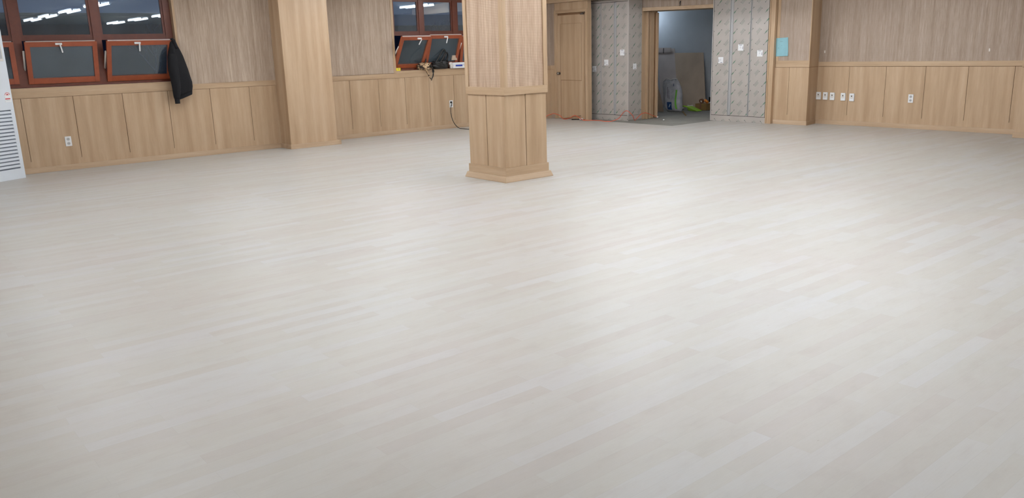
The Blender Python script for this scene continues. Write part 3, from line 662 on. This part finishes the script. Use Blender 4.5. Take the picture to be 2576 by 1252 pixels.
for i, (z, x0, x1, ry) in enumerate(sec):
    tl = .30*max(0, (1.25-z)/.28) if z < 1.25 else 0
    rings.append(ell((x0+x1)/2, 12.655+.02*max(0,(1.5-z)), z, (x1-x0)/2, ry, 28, .10, tl))
q.loft(rings, 'jacket'); q.build('jacket_body', None, jk)
q = MB(); rings = []
for (z, x0, x1, ry) in ((1.56,3.965,4.06,.03),(1.46,3.935,4.07,.05),(1.35,3.922,4.075,.055),(1.22,3.935,4.075,.055),(1.10,3.945,4.07,.052),(1.0,3.948,4.062,.048),(.93,3.952,4.045,.044),(.895,3.962,4.036,.040)):
    rings.append(ell((x0+x1)/2, 12.615+.02*max(0,(1.5-z)), z, (x1-x0)/2, ry, 24, .08, 0, 2))
q.loft(rings, 'jacket'); q.build('sleeve', None, jk)
q = MB(); q.loft([ell(3.998, 12.625, z, rx, .034, 24, .03) for z, rx in ((.90,.037),(.885,.036),(.85,.035),(.832,.036))], 'knit'); q.build('cuff', None, jk)
q = MB(); q.loft([ell(4.112, 12.675, z, rx, .046, 28, .05, .33) for z, rx in ((.975,.141),(.955,.140),(.925,.135),(.912,.132))], 'knit'); q.build('hem_band', None, jk)
q = MB(); q.tube([Vector((4.02,12.60,1.775))-L, Vector((4.055,12.605,1.72))-L, Vector((4.08,12.60,1.63))-L], .020, 'knit', 8, 4); q.build('collar', None, jk)

# ------------------------------------------------------------------ things on the far window sill
def blob(name, c, r, m, seed=0, amp=.12, par=None, flatten=True, sub=4, sq=1.0):
    b_ = bmesh.new(); bmesh.ops.create_icosphere(b_, subdivisions=sub, radius=1)
    for v in b_.verts:
        p = v.co.copy()
        if sq != 1.0: p = Vector([math.copysign(abs(k)**sq, k) for k in p])
        n_ = 1+amp*(sin(p.x*5+seed)*sin(p.y*4.3+seed*2)*1.2+.6*sin(p.z*9+p.x*7+seed*3)+.4*sin(p.x*17+p.z*13+p.y*11))
        p = Vector((p.x*r[0]*n_, p.y*r[1]*n_, p.z*r[2]*n_))
        if flatten: p.z = max(p.z, -r[2]*.82)
        v.co = Vector(c)+p
    for f_ in b_.faces: f_.smooth = True
    mb = MB(); mb.add(b_, m); return mb.build(name, None, par)
SZ = 1.148
bag = thing('handbag', 'black handbag with two upright handles on the far window sill', 'bag', (9.10, 13.08, SZ)); L = Vector(bag.location)
blob('bag_body', (0.012, 0, .070), (.178, .085, .080), 'bagblack', 1.3, .07, bag, True, 5, .62)
q = MB(); q.tube([Vector(p)-L for p in ((8.985,13.03,1.27),(9.05,13.02,1.35),(9.12,13.01,1.45),(9.155,13.01,1.495),(9.185,13.01,1.50),(9.208,13.01,1.465),(9.195,13.02,1.40),(9.15,13.02,1.34),(9.09,13.03,1.27))], .010, 'bagblack', 8, 5, 1.6); q.build('handle', None, bag)
q = MB(); q.tube([Vector(p)-L for p in ((9.17,13.07,1.27),(9.215,13.06,1.37),(9.232,13.05,1.425),(9.262,13.05,1.445),(9.292,13.05,1.42),(9.29,13.06,1.36),(9.265,13.07,1.27))], .010, 'bagblack', 8, 5, 1.6); q.build('handle', None, bag)
q = MB(); q.tube([Vector(p)-L for p in ((9.20,13.06,1.28),(9.25,13.06,1.30),(9.29,13.06,1.29),(9.298,13.06,1.26))], .014, 'bagblack', 8, 5, .8); q.build('strap', None, bag)
q = MB() ; q.loft([[Vector((9.13+rx*cos(2*pi*i/20), 13.06+.045*sin(2*pi*i/20), z))-L for i in range(20)] for z, rx in ((1.25,.13),(1.27,.115),(1.285,.09),(1.295,.05))], 'bagblack'); q.build('gathered_top', None, bag)
# camouflage cloth
n = NB('camouflage_cloth'); vo = n.new('ShaderNodeTexNoise'); n.l.new(n.coord((1,1,1.2)), vo.inputs['Vector']); vo.inputs['Scale'].default_value = 17; vo.inputs['Detail'].default_value = 2
rp = n.ramp(vo.outputs[0], [(0, srgb(44,34,28)), (.43, srgb(66,50,38)), (.49, srgb(168,138,104)), (.57, srgb(206,180,146)), (.64, srgb(60,46,36))])
n.n[-1].color_ramp.interpolation = 'CONSTANT'; n.base(rp); n.rough(.9); M['camo'] = n.m
hat = thing('camouflage_vest', 'brown camouflage garment heaped on the far window sill, strap hanging down', 'garment', (8.76, 13.06, SZ)); L = Vector(hat.location)
blob('heap', (-.01, 0, .058), (.150, .075, .070), 'camo', 4.1, .13, hat, True, 4, .8)
q = MB(); q.tube([Vector(p)-L for p in ((8.72,13.0,1.20),(8.735,12.99,1.15),(8.765,12.995,1.08),(8.80,12.995,1.02),(8.83,12.995,.975),(8.838,12.99,.945))], [.022,.022,.02,.016,.012,.004], 'camo', 8, 4, .45); q.build('strap', None, hat)
q = MB(); q.tube([Vector(p)-L for p in ((8.85,13.0,1.21),(8.885,12.99,1.16),(8.895,12.995,1.09),(8.885,12.995,1.02),(8.855,12.995,.975),(8.842,12.99,.94))], [.024,.022,.018,.016,.012,.004], 'bagblack', 8, 4, .45); q.build('strap', None, hat)
q = MB(); q.tube([Vector(p)-L for p in ((8.77,13.06,1.26),(8.785,13.06,1.31),(8.79,13.06,1.355))], [.014,.012,.003], 'bagblack', 8, 4); q.build('strap_tip', None, hat)
# plastic cup, paper scrap, white box, yellow tag
cup = thing('paper_cup', 'crumpled translucent cup between black handbag and white box on sill', 'cup', (9.345, 13.02, SZ))
def lathe(mb, prof, m, seg=24, c=(0,0,0)):
    mb.loft([[Vector(c)+Vector((r*cos(2*pi*i/seg), r*sin(2*pi*i/seg), z)) for i in range(seg)] for r, z in prof], m)
q = MB(); lathe(q, [(.024,0),(.028,.03),(.033,.065),(.035,.072),(.033,.072),(.026,.03),(.022,.006)], 'offwhite'); q.build('cup_body', None, cup)
blob('crumpled_top', (-.010, 0, .092), (.040, .030, .026), 'offwhite', 2.2, .15, cup, False, 3)
wb = thing('box', 'flat white box with blue label at pillar end of far sill', 'box', (9.545, 13.06, SZ))
q = MB(); q.box(-.175, .175, -.06, .06, 0, .058, 'white', .006); q.box(-.180, .180, -.064, .064, .060, .108, 'white', .010); q.build('box_shell', None, wb)
q = MB(); q.box(-.115, .045, -.0655, -.0635, .034, .066, 'blue'); q.build('blue_label', None, wb)
q = MB(); q.box(.065, .16, -.0655, -.0640, .072, .075, 'ink'); q.box(.07, .15, -.0655, -.0640, .048, .051, 'ink'); q.build('print_line', None, wb)
q = MB(); q.prism([(9.40,1.30),(9.53,1.30),(9.505,1.395),(9.415,1.395)], 13.07, 13.10, 'card', 'y', .006); q.prism([(9.40,SZ),(9.53,SZ),(9.53,1.30),(9.40,1.30)], 13.13, 13.15, 'card', 'y')
q = MB() if False else q
bx = q.build('wooden_block'); tag(bx, 'beige tapered board propped behind cup and white box on sill', 'board')
yt = thing('tape_measure', 'small yellow box at the left end of the far window sill', 'box', (8.165, 13.08, SZ))
q = MB(); q.box(-.045, .045, -.028, .028, 0, .052, 'yellow', .005); q.build('case', None, yt)
q = MB(); q.box(-.024, .026, -.0288, -.0275, .032, .040, 'ink'); q.box(-.018, .016, -.0288, -.0275, .022, .026, 'ink'); q.build('print', None, yt)

# ------------------------------------------------------------------ unfinished room contents
def leaning(name, label, x0, y0, y1, z1, xt, mat, th=.012, cat='board', shear=0.0):
    # sheet standing at x0 on the floor, its top edge resting at x = xt ; shear shifts the top in y
    b_ = bmesh.new(); vs = []
    for (s_, zz, xx, sh) in ((0, 0, x0, 0), (1, z1, xt, shear)):
        for y in (y0, y1):
            dy = sh if not isinstance(sh, tuple) else (sh[0] if y == y0 else sh[1])
            vs.append((xx, y+dy, zz)); vs.append((xx+th, y+dy, zz+.002))
    V = [b_.verts.new(p) for p in vs]
    # V: 0 lo y0 front,1 back,2 lo y1 front,3 back,4..7 top
    for f_ in ((0,2,6,4),(1,5,7,3),(0,4,5,1),(2,3,7,6),(4,6,7,5),(0,1,3,2)): b_.faces.new([V[i] for i in f_])
    bmesh.ops.recalc_face_normals(b_, faces=b_.faces[:]); mb = MB(); mb.add(b_, mat); o = mb.build(name); tag(o, label, cat, 'boards leaning in the unfinished room'); return o
leaning('board', 'tall grey cardboard sheet leaning at left behind the cement bag', 15.85, 12.62, 13.25, 1.37, 16.13, 'card2', .012, 'board', (.47, .37))
q = MB(); q.box(16.080, 16.095, 13.16, 13.70, 1.28, 1.395, 'card2'); q.box(16.078, 16.080, 13.375, 13.395, 1.26, 1.385, 'dark'); tag(q.build('board_flap'), 'folded cardboard flap atop the tall grey sheet in the unfinished room', 'board')
leaning('board', 'wide brown plywood sheet leaning right of the white cement bag', 15.72, 11.80, 12.60, 1.262, 16.08, 'card', .015, 'board', (.38, .44))
q = MB()
prof = [(0,0),(.0,.10),(.01,.25),(.03,.40),(.055,.52),(.09,.60),(.13,.64)]
b_ = bmesh.new(); A = [b_.verts.new((14.42+dx*.6, 12.31, z)) for dx, z in prof]; Bv = [b_.verts.new((14.49+dx*.6, 12.03+.25*(z/.64)**1.4, z)) for dx, z in prof]
for i in range(len(prof)-1): b_.faces.new((A[i], Bv[i], Bv[i+1], A[i+1]))
bmesh.ops.solidify(b_, geom=b_.faces[:], thickness=.01); q.add(b_, 'card'); tag(q.build('board'), 'small curved dark offcut standing between doorway jamb and cement bag', 'board', 'boards leaning in the unfinished room')

# cement bag with printed front
n = NB('printed_white_sack'); x, y, z = n.xyz(n.coord(world=False))
def band(a, c, w): return n.m2('LESS_THAN', n.m2('ABSOLUTE', n.m2('SUBTRACT', a, c)), w)
def both(*v):
    r_ = v[0]
    for k in v[1:]: r_ = n.m2('MULTIPLY', r_, k)
    return r_
fr = n.m2('LESS_THAN', x, 0.0)
cr = n.noise(n.coord((1,1,1), False), 9, 3)
base = n.ramp(cr, [(.3, srgb(150,150,155)), (.7, srgb(182,182,187))])
y = n.m2('SUBTRACT', y, n.m2('MULTIPLY', z, .19)); gc = n.m2('ADD', n.m2('MULTIPLY', n.m2('SINE', n.m2('MULTIPLY', z, 9.0)), .018), -.140)
c = n.mix(both(fr, band(y, gc, .020), band(z, .27, .21)), base, srgb(104,178,60))
c = n.mix(both(fr, band(y, .055, .068), band(z, .125, .085)), c, srgb(30,64,112))
c = n.mix(both(fr, band(n.m2('ADD', y, n.m2('MULTIPLY', z, .6)), .125, .010), band(z, .13, .035)), c, srgb(210,216,224))
c = n.mix(both(fr, band(y, .085, .012), band(z, .42, .12), n.m2('GREATER_THAN', n.m2('SINE', n.m2('MULTIPLY', z, 260.0)), -.3)), c, srgb(92,70,84))
c = n.mix(both(fr, band(y, .050, .009), band(z, .38, .11), n.m2('GREATER_THAN', n.m2('SINE', n.m2('MULTIPLY', z, 310.0)), -.2)), c, srgb(84,74,96))
c = n.mix(both(fr, band(y, -.085, .010), band(z, .585, .028)), c, srgb(72,82,104))
n.base(c); n.rough(.5); M['sack'] = n.m
sk = thing('cement_bag', 'white printed cement bag with green stripe standing in the unfinished room', 'bag', (14.66, 11.86, 0), 0)
q = MB(); rings = []
for i in range(19):
    t = i/18; z = .70*t
    w_ = (.208+.022*t+.03*sin(pi*min(1, t*1.05))) * (1-.12*max(0, t-.8)/.2); dp = .10*(math.sqrt(max(0, 1-(2*t-1)**6)))*(1-.35*t)+.012
    if i == 0: w_ *= .90; dp = .05
    lean_ = .14*t; r_ = []
    for k in range(40):
        a = 2*pi*k/40; cx_, sx_ = cos(a), sin(a)
        yy = w_*math.copysign(abs(cx_)**.55, cx_); xx = dp*math.copysign(abs(sx_)**.8, sx_)*(1+.06*sin(7*a+z*12))
        zz = z
        if i == 18: zz = z + .03*sin(2.2*a) - .03*abs(cx_) + .02*sin(9*a)
        if i == 17: zz = z + .015*sin(3*a)
        r_.append(Vector((xx+lean_*.55, yy+.012*sin(z*11)+.175*t, zz)))
    rings.append(r_)
q.loft(rings, 'sack'); q.build('sack', None, sk)
q = MB(); q.tube([Vector((.06,.385,.66)), Vector((.05,.28,.735)), Vector((.045,.17,.70)), Vector((.045,.06,.725)), Vector((.05,-.03,.715))], .012, 'offwhite', 8, 4, .6); q.build('folded_mouth', None, sk)

q = MB(); q.box(15.20, 15.46, 11.385, 11.70, 0, .145, 'boxbrown', .006)
cbx = q.build('carton'); tag(cbx, 'brown cardboard carton on concrete near right side of doorway', 'box')
q = MB(); q.box(15.197, 15.2, 11.53, 11.57, 0, .146, 'tapebrown'); q.build('tape_seam', None, cbx)
def torus_mb(R, r, m, mat):
    b_ = bmesh.new(); rg = []
    for i in range(28):
        a = 2*pi*i/28; rg.append([b_.verts.new((cos(a)*(R+k), sin(a)*(R+k), h)) for k, h in ((-r,-.022),(r,-.022),(r,.022),(-r,.022))])
    for i in range(28):
        for k in range(4): b_.faces.new((rg[i][k], rg[i][(k+1)%4], rg[(i+1)%28][(k+1)%4], rg[(i+1)%28][k]))
    bmesh.ops.recalc_face_normals(b_, faces=b_.faces[:]); q_ = MB(); q_.add(b_, m, mat); return q_
q = torus_mb(.040, .014, 'tapebrown', Matrix.Translation((15.27, 11.575, .20)) @ Matrix.Rotation(radians(75), 4, 'Y')); tr = q.build('tape_roll'); tag(tr, 'roll of brown tape standing on top of the brown carton', 'tape')
q = MB(); q.cyl((15.272, 11.575, .20), .025, .03, 'x', 'offwhite', 20); q.build('core', None, tr)
q = torus_mb(.042, .015, 'tapeorange', Matrix.Translation((15.30, 11.465, .196)) @ Matrix.Rotation(radians(38), 4, 'Y') @ Matrix.Rotation(radians(20), 4, 'X')); tag(q.build('tape_roll'), 'roll of orange tape tilted on top of the brown carton', 'tape')
dp = thing('dustpan', 'lime green plastic dustpan lying on the concrete before the carton', 'dustpan', (14.98, 11.55, 0))
q = MB(); b_ = bmesh.new()
V = [b_.verts.new(p) for p in ((-.12,-.17,.004),(-.02,.15,.004),(.12,.15,.004),(.10,-.15,.004),(-.10,.15,.10),(.11,.15,.10),(-.02,-.12,.02),(.12,-.13,.02))]
for f_ in ((0,1,2,3),(1,4,5,2),(0,4,1),(3,2,5),(0,3,5,4)): b_.faces.new([V[i] for i in f_])
bmesh.ops.recalc_face_normals(b_, faces=b_.faces[:]); q.add(b_, 'lime'); q.build('pan', None, dp)
q = MB(); q.tube([(.02,.15,.075),(-.02,.24,.095),(-.03,.32,.10)], .013, 'lime', 8, 3); q.build('handle', None, dp)
q = MB(); q.tube([(14.18,11.60,.012),(14.25,11.72,.016),(14.30,11.90,.014)], .010, 'boxbrown', 6, 3); 
q = MB(); q.add(_rbox(.03, 1.05, .012, .002), 'boxbrown', Matrix.Translation((14.28, 11.28, .006)) @ Matrix.Rotation(radians(-48), 4, 'Z')); tag(q.build('wooden_batten'), 'thin dusty wooden strip lying in front of the cement bag', 'strip')
r_ = blob('rag', (15.15, 11.80, .05), (.06, .10, .055), 'offwhite', 3.3, .22, None, True, 3); tag(r_, 'crumpled pale rag between green dustpan and brown carton', 'rag')
r_ = blob('cloth_scrap', (15.12, 12.10, .03), (.07, .12, .035), 'card2', 5.3, .22, None, True, 3); tag(r_, 'flat grey cloth scrap right behind the cement bag foot', 'rag')
q = MB(); q.box(15.60, 15.72, 11.46, 11.68, 0, .15, 'offwhite', .01); tag(q.build('bucket_carton'), 'small pale box partly hidden behind carton by right cabinet edge', 'box')
r_ = blob('plaster_crumb', (12.84, 10.655, .006), (.016, .016, .012), 'white', 1, .2, None, True, 2); tag(r_, 'tiny white plaster crumb on the bare concrete in the doorway', 'crumb')
# added bluish fill in place of daylight from an unseen window at left
n = NB('added_fill_glow'); n.b.inputs['Emission Color'].default_value = (.74,.87,1,1); n.b.inputs['Emission Strength'].default_value = 38; n.base((.6,.7,.8)); M['fill'] = n.m
wl = thing('added_fill_light', 'added bluish light standing in for unseen window daylight in the unfinished room', 'lamp', (15.75, 14.0, 2.2))
q = MB(); q.box(-.3, .3, -.02, .03, -.05, .05, 'white', .004); q.box(-.02, .02, .03, .195, -.02, .02, 'white'); q.build('housing', None, wl)
q = MB(); q.box(-.28, .28, -.05, -.021, -.035, .035, 'fill', .004); q.build('tube', None, wl)  # made-up tube and housing that carry the added window light

# ------------------------------------------------------------------ ceiling lamps
lp = None
def tube_lamp():
    t = thing('ceiling_lamp', 'x', 'ceiling lamp', (0, 0, CEIL), 0, 'twin-tube ceiling lamps')
    q = MB(); q.box(-.15, .15, -.64, .64, -.03, 0, 'white', .004); q.build('housing', None, t)
    for s_ in (-1, 1):
        q = MB(); q.cyl((s_*.085, 0, -.058), .019, 1.22, 'y', 'lamp', 12); q.build('tube', None, t)
        for e_ in (-1, 1):
            q = MB(); q.box(s_*.085-.014, s_*.085+.014, e_*.615-.006, e_*.615+.006, -.075, -.029, 'white', .002); q.build('lamp_holder', None, t)
    return t
rows = [(1.6,'nearest the air conditioner',(10.4,8.0,5.7,3.45)), (4.35,'over the left half',(10.8,8.0,5.7,3.45,1.6)), (6.85,'beside the pillar',(11.2,8.9,6.1,3.95,1.8,-.4)), (9.4,'over the right half',(11.2,8.9,6.4,4.1)), (11.3,'nearest the back wall',(9.3,6.2))]  # some seen mirrored in the windows, others added where more brightness was needed
nth = ['first','second','third','fourth','fifth','sixth']
for x_, nx_, yy in rows:
    for k_, y_ in enumerate(yy):
        lab = 'twin-tube ceiling lamp in the row %s, %s from the window wall' % (nx_, nth[k_])
        if lp is None: lp = tube_lamp(); c = lp
        else:
            c = lp.copy(); COL.objects.link(c)
            for ch in list(lp.children):
                k = ch.copy(); COL.objects.link(k); k.parent = c
        c.location = (x_, y_, CEIL); c['label'] = lab

# ------------------------------------------------------------------ outside, at dusk
q = MB(); q.box(-60, 110, 13.4, 120, -.6, -.5, 'ground'); q.build('floor_outside', None, None, S)
bd = thing('neighbour_building', 'long low grey building with pale roof edge beyond the windows', 'building', (60, 55, -.5))
q = MB(); q.box(-32, 50, 0, 8, 0, 3.9, 'ext'); q.build('wall', None, bd); q = MB(); q.box(-32.6, 51, -.4, 8.4, 3.9, 4.7, 'roof'); q.build('roof_edge', None, bd)
def bare_tree(x, y, h, seed, lab):
    rnd = random.Random(seed); mb = MB()
    def br(p, d, L_, r, lv):
        e = p+d*L_; mb.tube([p, (p+e)/2+Vector((rnd.uniform(-.1,.1),0,rnd.uniform(-.05,.1)))*L_, e], [r, r*.8, r*.6], 'bark', 5, 2)
        if lv == 0: return
        for k in range(4):
            nd = (d+Vector((rnd.uniform(-.9,.9), rnd.uniform(-.5,.5), rnd.uniform(-.1,.6)))).normalized(); br(p+d*L_*rnd.uniform(.6,1), nd, L_*rnd.uniform(.55,.8), r*.55, lv-1)
    br(Vector((x, y, -.5)), Vector((0,0,1)), h*.30, h*.012, 4); tag(mb.build('bare_tree'), lab, 'tree', 'bare trees beyond the windows')
b2_ = thing('neighbour_building', 'dark flat-roofed building beyond the left window panes', 'building', (0, 62, -.5))
q = MB(); q.box(-30, 24, 0, 8, 0, 4.9, 'ext'); q.build('wall', None, b2_)
q = MB(); q.box(-30.2, 24.2, -.2, 8.2, 4.9, 5.1, 'ground'); q.build('roof_edge', None, b2_)
spots = [(6.5,50,5.6,'beyond the left window, behind its middle pane'),(15.5,52,5.8,'beyond the left window, behind its right pane'),
         (27.5,42,4.2,'beyond the far window, leftmost there'),(30.5,44,5.6,'beyond the far window, behind the first bar'),(33,42,5.2,'beyond the far window, behind its middle pane')]
for k_, (x_, y_, h_, lab) in enumerate(spots): bare_tree(x_, y_, h_, k_+3, 'small bare tree '+lab)
